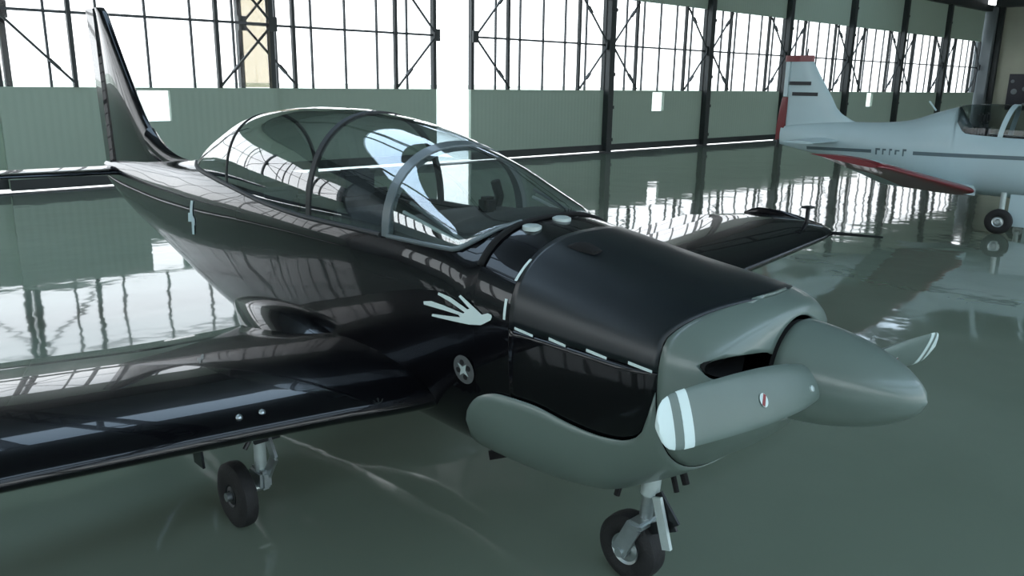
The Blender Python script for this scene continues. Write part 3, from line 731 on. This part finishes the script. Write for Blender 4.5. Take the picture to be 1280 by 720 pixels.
for sg in (-1, 1):
    bm = bmesh.new(); wing_part(bm, sub_secs(SS, 0.02, 1.56, 8), 0.0, 0.62, sg, 12); st = obj('tailplane', bm, M['black'], P, True)
    bm = bmesh.new(); wing_part(bm, sub_secs(SS, 0.10, 1.54, 8), 0.625, 1.0, sg, 5); obj('elevator', bm, M['black'], st, True)

# undercarriage ------------------------------------------------------------
bm = bmesh.new(); tube(bm, [(-1.03, 0, 0.62), (-1.045, 0, 0.44)], 0.042, 16); NL = obj('nose_leg', bm, M['light_metal'], P, True)
bm = bmesh.new(); tube(bm, [(-1.045, 0, 0.45), (-1.06, 0, 0.31)], 0.030, 14); obj('oleo_piston', bm, M['metal'], NL, True)
bm = bmesh.new(); box(bm, -1.10, -1.02, -0.09, 0.09, 0.285, 0.325); bmesh.ops.bevel(bm, geom=bm.edges[:], offset=0.012, segments=2, affect='EDGES')
for sg in (-1, 1):
    bar(bm, (-1.06, sg*0.082, 0.305), (-1.135, sg*0.082, 0.15), 0.014, 0.075, (1, 0, 0))
obj('wheel_fork', bm, M['metal'], NL)
bm = bmesh.new(); lathe(bm, [(-0.10, 0.02), (0.10, 0.02)], 'y', (-1.125, 0, 0.155), 16); obj('axle', bm, M['metal'], NL, True)
wheel(NL, (-1.125, 0, 0.155), 0.155, 0.125, 0.072)
bm = bmesh.new(); bar(bm, (-1.0, -0.01, 0.46), (-0.90, -0.01, 0.345), 0.055, 0.012, (0, 1, 0)); bar(bm, (-0.90, -0.01, 0.35), (-1.03, -0.01, 0.28), 0.05, 0.012, (0, 1, 0)); obj('torque_link', bm, M['dark_metal'], NL)
bm = bmesh.new(); bar(bm, (-0.985, -0.03, 0.455), (-0.915, -0.035, 0.24), 0.018, 0.042, (1, 0, 0)); o = obj('nose_gear_door', bm, M['light_metal'], NL)
for a_, c_, r_ in (((-1.12, -0.10, 0.53), (-1.13, -0.12, 0.44), 0.014), ((-0.95, 0.05, 0.64), (-0.90, 0.05, 0.52), 0.016), ((-1.0, 0.07, 0.58), (-0.95, 0.06, 0.46), 0.012)):
    bm = bmesh.new(); tube(bm, [a_, c_], r_, 8); obj('drain_pipe', bm, M['hollow'], P, True)
for sg in (-1, 1):
    y = sg*1.09
    bm = bmesh.new(); tube(bm, [(-2.70, sg*0.965, 0.66), (-2.70, sg*0.965, 0.42)], 0.042, 14); tube(bm, [(-2.70, sg*0.965, 0.43), (-2.70, sg*0.965, 0.24)], 0.03, 12)
    LG = obj('main_leg', bm, M['light_metal'], P, True)
    bm = bmesh.new(); box(bm, -2.77, -2.63, min(sg*0.94, sg*1.0), max(sg*0.94, sg*1.0), 0.17, 0.27); bmesh.ops.bevel(bm, geom=bm.edges[:], offset=0.015, segments=2, affect='EDGES'); lathe(bm, [(0, 0.022), (0.2, 0.022)] if sg > 0 else [(-0.2, 0.022), (0, 0.022)], 'y', (-2.71, sg*0.95, 0.165), 14)
    obj('axle_block', bm, M['metal'], LG)
    bm = bmesh.new(); bar(bm, (-2.64, sg*0.955, 0.47), (-2.57, sg*0.955, 0.36), 0.05, 0.015, (0, 1, 0)); bar(bm, (-2.57, sg*0.955, 0.37), (-2.65, sg*0.955, 0.25), 0.05, 0.015, (0, 1, 0)); obj('torque_link', bm, M['metal'], LG)
    bm = bmesh.new(); box(bm, -2.63, -2.61, min(sg*0.9, sg*1.03), max(sg*0.9, sg*1.03), 0.44, 0.46); tube(bm, [(-2.63, sg*0.95, 0.60), (-2.62, sg*1.08, 0.43)], 0.012, 8); obj('brake_line', bm, M['dark_metal'], LG)
    wheel(LG, (-2.71, y, 0.165), 0.165, 0.09, 0.055, 'dark_metal')
    bm = bmesh.new(); bar(bm, (-2.78, sg*1.255, 0.64), (-2.78, sg*1.235, 0.34), 0.012, 0.10, (1, 0, 0)); o = obj('gear_door', bm, M['black'], LG)
bm = bmesh.new(); tube(bm, [(-2.02, -0.10, 0.46), (-1.86, -0.06, 0.40), (-1.74, -0.04, 0.375)], 0.012, 8); tube(bm, [(-1.90, -0.16, 0.36), (-1.80, -0.03, 0.385)], 0.024, 10); obj('boarding_step', bm, M['hollow'], P, True)

# ------------------------------------------------------------------ white aeroplane behind
H2 = math.radians(-40)
u2 = Vector((math.cos(H2), math.sin(H2), 0)); T0 = Vector((5.0, 15.6, 0))
Q = thing('light_aeroplane', 'white low wing aeroplane with red fin cap and red wing edge, parked behind', 'aeroplane', T0, H2)
# local frame: x forward from the tail, y to the left
CT2 = [(7.3, 1.05, 0.95, 0.05, 1.0, 2.0, 2.0), (7.0, 1.25, 0.72, 0.25, 0.98, 2.2, 2.2), (6.4, 1.36, 0.58, 0.42, 0.98, 2.5, 2.4), (5.6, 1.44, 0.5, 0.50, 1.0, 2.6, 2.6), (5.0, 1.5, 0.48, 0.54, 1.02, 2.6, 2.6),
       (4.2, 1.5, 0.46, 0.55, 1.05, 2.6, 2.6), (3.4, 1.6, 0.47, 0.52, 1.08, 2.6, 2.5), (3.05, 1.86, 0.50, 0.49, 1.10, 2.4, 2.4), (2.7, 1.77, 0.56, 0.44, 1.13, 2.3, 2.3), (2.2, 1.60, 0.68, 0.36, 1.15, 2.1, 2.1), (1.8, 1.555, 0.76, 0.30, 1.18, 2.0, 2.0),
       (1.0, 1.53, 0.90, 0.19, 1.22, 2.0, 2.0), (0.3, 1.46, 1.02, 0.09, 1.24, 2.0, 2.0), (0.0, 1.40, 1.08, 0.05, 1.24, 2.0, 2.0)]
B2 = Body(CT2)
SL2 = [(5.15, 1.46), (5.0, 1.42), (4.4, 1.40), (3.6, 1.42), (3.2, 1.45), (3.05, 1.62), (2.98, 1.845)]
bm = bmesh.new(); B2.strip(bm, rng(7.3, 5.15, 20), None, None, 18, 'ring')
B2.strip(bm, rng(5.15, 2.98, 30), None, lambda x: min(interp(SL2, x, 1), B2.sec(x)[0]-0.002), 18, 'lower')
B2.strip(bm, rng(2.98, 0.0, 40), None, None, 18, 'ring')
bmesh.ops.remove_doubles(bm, verts=bm.verts, dist=1e-4); obj('fuselage', bm, M['plane_white'], Q, True)
C2 = [(5.15, 1.50), (4.9, 1.60), (4.6, 1.75), (4.3, 1.87), (4.0, 1.90), (3.5, 1.91), (3.1, 1.89), (2.98, 1.87)]
def can2(x, a, e=0.0):
    zs = min(interp(SL2, x, 1), B2.sec(x)[0]-0.002); y0 = B2.ysurf(x, zs)+e; h = max(0.004, interp(C2, x, 1)-zs)+e; n = 2.6
    return (y0*abs(math.cos(a))**(2/n), zs+h*abs(math.sin(a))**(2/n))
bm = bmesh.new(); pv = None
for x in rng(5.15, 2.98, 26):
    rg = []
    for i in range(25):
        a = PI*i/24; y, z = can2(x, a if a <= PI/2 else PI-a); rg.append(bm.verts.new((x, -y if a <= PI/2 else y, z)))
    if pv: bridge(bm, pv, rg, False)
    pv = rg
obj('canopy_glass', bm, M['tinted'], Q, True)
for x, wd in ((3.78, 0.07), (4.45, 0.05)):
    bm = bmesh.new(); pv = None
    for i in range(25):
        a = PI*i/24; aa = a if a <= PI/2 else PI-a; rg = []
        xx = x+0.10*(1-math.sin(aa))*-1
        for dx, e in ((-wd/2, 0.008), (wd/2, 0.008), (wd/2, -0.02), (-wd/2, -0.02)):
            y, z = can2(xx+dx, aa, e); rg.append(bm.verts.new((xx+dx, -y if a <= PI/2 else y, z)))
        if pv: bridge(bm, pv, rg)
        else: bm.faces.new(rg)
        pv = rg
    bm.faces.new(pv); obj('canopy_frame', bm, M['plane_white'], Q, True)
bm = bmesh.new(); rows = []
for x in rng(5.0, 3.12, 10):
    zs = interp(SL2, x, 1)-0.01; y0 = B2.ysurf(x, zs)-0.03; rows.append([bm.verts.new(p) for p in ((x, -y0, zs), (x, -y0, 0.8), (x, y0, 0.8), (x, y0, zs))])
for a, c in zip(rows, rows[1:]): bridge(bm, a, c, False)
bm.faces.new(rows[0]); bm.faces.new(rows[-1]); obj('cockpit_tub', bm, M['cockpit'], Q)
for x, y in ((3.35, -0.22), (3.35, 0.22), (4.1, -0.22), (4.1, 0.22)):
    bm = bmesh.new(); box(bm, x-0.05, x+0.05, y-0.17, y+0.17, 0.85, 1.58); bmesh.ops.bevel(bm, geom=bm.edges[:], offset=0.04, segments=2, affect='EDGES'); s = obj('seat_back', bm, M['seat'], Q, True)
    bm = bmesh.new(); box(bm, x-0.05, x+0.04, y-0.09, y+0.09, 1.61, 1.77); bmesh.ops.bevel(bm, geom=bm.edges[:], offset=0.03, segments=2, affect='EDGES'); obj('headrest', bm, M['cockpit'], s, True)
# flank stripe broken by registration-like blocks
def stripe(x0, x1, z0, z1, m=M['plane_stripe'], nm='flank_stripe'):
    n = 10; xs_ = rng(x0, x1, n); pts = [(x, z1(x)) for x in xs_] + [(x, z0(x)) for x in xs_[::-1]]
    for sg in (-1, 1):
        bm = bmesh.new(); a = [bm.verts.new((x, sg*(B2.ysurf(x, z1(x))+0.005), z1(x))) for x in xs_]; c = [bm.verts.new((x, sg*(B2.ysurf(x, z0(x))+0.005), z0(x))) for x in xs_]
        bridge(bm, a, c, False); obj(nm, bm, m, Q)
zst = lambda x: 1.035+0.022*x
stripe(0.55, 1.75, lambda x: zst(x)-0.028, lambda x: zst(x)+0.028)
stripe(2.45, 4.3, lambda x: zst(x)-0.03, lambda x: zst(x)+0.03)
for i, (cx_, w_, h_) in enumerate(((1.86, 0.05, 0.055), (1.97, 0.04, 0.05), (2.08, 0.03, 0.055), (2.19, 0.05, 0.04), (2.31, 0.04, 0.06))):
    stripe(cx_-w_*0.8, cx_-w_*0.2, lambda x: zst(x)-h_, lambda x: zst(x)+h_, nm='flank_letter')
    stripe(cx_-w_*0.2, cx_+w_*0.8, lambda x: zst(x)+h_*0.4, lambda x: zst(x)+h_, nm='flank_letter')
# fin and rudder
def fin2(x_le, x_te, z0, z1, th, m, nm, parent=Q, n=8):
    bm = bmesh.new(); fin_prism(bm, True, True, [(z, x_le(z), x_te(z), th) for z in rng(z0, z1, n)]); return obj(nm, bm, m, parent, True)
F2 = [(1.30, 1.75), (1.50, 1.45), (1.62, 1.15), (1.75, 1.0), (2.0, 0.86), (2.3, 0.66), (2.6, 0.48), (2.7, 0.46)]
FN = fin2(lambda z: l1(F2, z), lambda z: 0.08, 1.30, 2.60, 0.09, M['plane_white'], 'tail_fin', n=14)
o = fin2(lambda z: 0.50, lambda z: -0.04, 2.57, 2.68, 0.11, M['plane_red'], 'fin_cap', FN, 2); o['label'] = 'red cap of the fin'
bm = bmesh.new(); tube(bm, [(0.36, 0, 2.67), (0.37, 0, 2.80)], 0.015, 8); obj('beacon', bm, M['dark_metal'], FN)
bm = bmesh.new(); fin_prism(bm, False, True, [(z, 0.07, -0.02, 0.06) for z in (1.95, 2.3, 2.59)]); RD = obj('rudder', bm, M['plane_white'], Q, True)
bm = bmesh.new(); fin_prism(bm, False, True, [(z, 0.07, xx, 0.07) for z, xx in ((1.15, -0.10), (1.4, -0.10), (1.75, -0.06), (1.94, -0.03))]); o = obj('rudder_foot', bm, M['plane_red'], RD, True); o['label'] = 'red lower part of the rudder'
bm = bmesh.new(); tube(bm, [(-0.02, -0.02, 1.16), (-0.05, -0.02, 1.02)], 0.035, 8); obj('tail_bumper', bm, M['dark_metal'], Q, True)
for z, xa, xb, m_ in ((2.19, 0.10, 0.50, M['dark_metal']), (2.00, 0.17, 0.64, M['dark_metal'])):
    bm = bmesh.new(); box(bm, xa, xb, -0.058, 0.058, z-0.032, z+0.032); obj('fin_stripe', bm, m_, FN)
# wings
WS2 = [(0.35, 3.60, 1.55, 0.54, 0.14, 0.0), (0.6, 3.47, 1.40, 0.57, 0.14, 0.0), (3.75, 3.02, 1.00, 1.12, 0.12, -7.0), (3.95, 2.95, 0.92, 1.14, 0.09, -7.0)]
for sg in (-1, 1):
    bm = bmesh.new(); wing_part(bm, sub_secs(WS2, 0.35, 3.80, 14), 0.10, 0.74, sg, 10); wg = obj('wing', bm, [M['plane_white'], M['plane_red']], Q, True)
    for f in wg.data.polygons:
        if f.normal.z < -0.3: f.material_index = 1
    bm = bmesh.new(); wing_part(bm, sub_secs(WS2, 0.6, 3.80, 12), 0.0, 0.11, sg, 8); o = obj('leading_edge', bm, M['plane_red'], wg, True); o['label'] = 'red leading edge'
    bm = bmesh.new(); wing_part(bm, sub_secs(WS2, 3.80, 3.95, 3), 0.0, 0.74, sg, 10); o = obj('wing_tip', bm, M['plane_red'], wg, True); o['label'] = 'red wing tip'
    bm = bmesh.new(); wing_part(bm, sub_secs(WS2, 2.2, 3.93, 8), 0.745, 1.0, sg, 5); obj('aileron', bm, M['plane_red'], wg, True)
    bm = bmesh.new(); wing_part(bm, sub_secs(WS2, 0.6, 2.18, 8), 0.745, 1.0, sg, 5); obj('flap', bm, M['plane_white'], wg, True)
    bm = bmesh.new(); wing_part(bm, [(0.02, 1.15, 0.75, 1.20, 0.10, 0), (1.15, 1.05, 0.55, 1.20, 0.09, 0)], 0.0, 1.0, sg, 10); obj('tailplane', bm, M['plane_white'], Q, True)
    bm = bmesh.new(); tube(bm, [(3.93, sg*0.86, 0.62), (3.93, sg*0.86, 0.20)], 0.04, 12); LG = obj('main_leg', bm, M['light_metal'], Q, True)
    wheel(LG, (3.93, sg*0.98, 0.19), 0.19, 0.13, 0.08)
    bm = bmesh.new(); box(bm, 4.02, 4.40, min(sg*0.84, sg*0.87), max(sg*0.84, sg*0.87), 0.12, 0.60); obj('gear_door', bm, M['plane_white'], LG)
bm = bmesh.new(); tube(bm, [(6.1, 0, 0.62), (6.1, 0, 0.16)], 0.035, 12); LG = obj('nose_leg', bm, M['light_metal'], Q, True); wheel(LG, (6.1, 0, 0.16), 0.16, 0.11, 0.07)
bm = bmesh.new(); lathe(bm, [(7.27, 0.17), (7.35, 0.15), (7.45, 0.10), (7.55, 0.02)], 'x', (0, 0, 1.0), 24); obj('spinner', bm, M['plane_white'], Q, True)
for sg in (-1, 1):
    bm = bmesh.new(); bar(bm, (7.33, 0, 1.0), (7.33, sg*0.15, 1.0+sg*0.88), 0.11, 0.03, (1, 0, 0)); obj('propeller_blade', bm, M['dark_metal'], Q)
bm = bmesh.new(); tube(bm, [(2.62, 0, 1.78), (2.50, 0, 1.93)], 0.014, 8); obj('antenna', bm, M['plane_white'], Q)
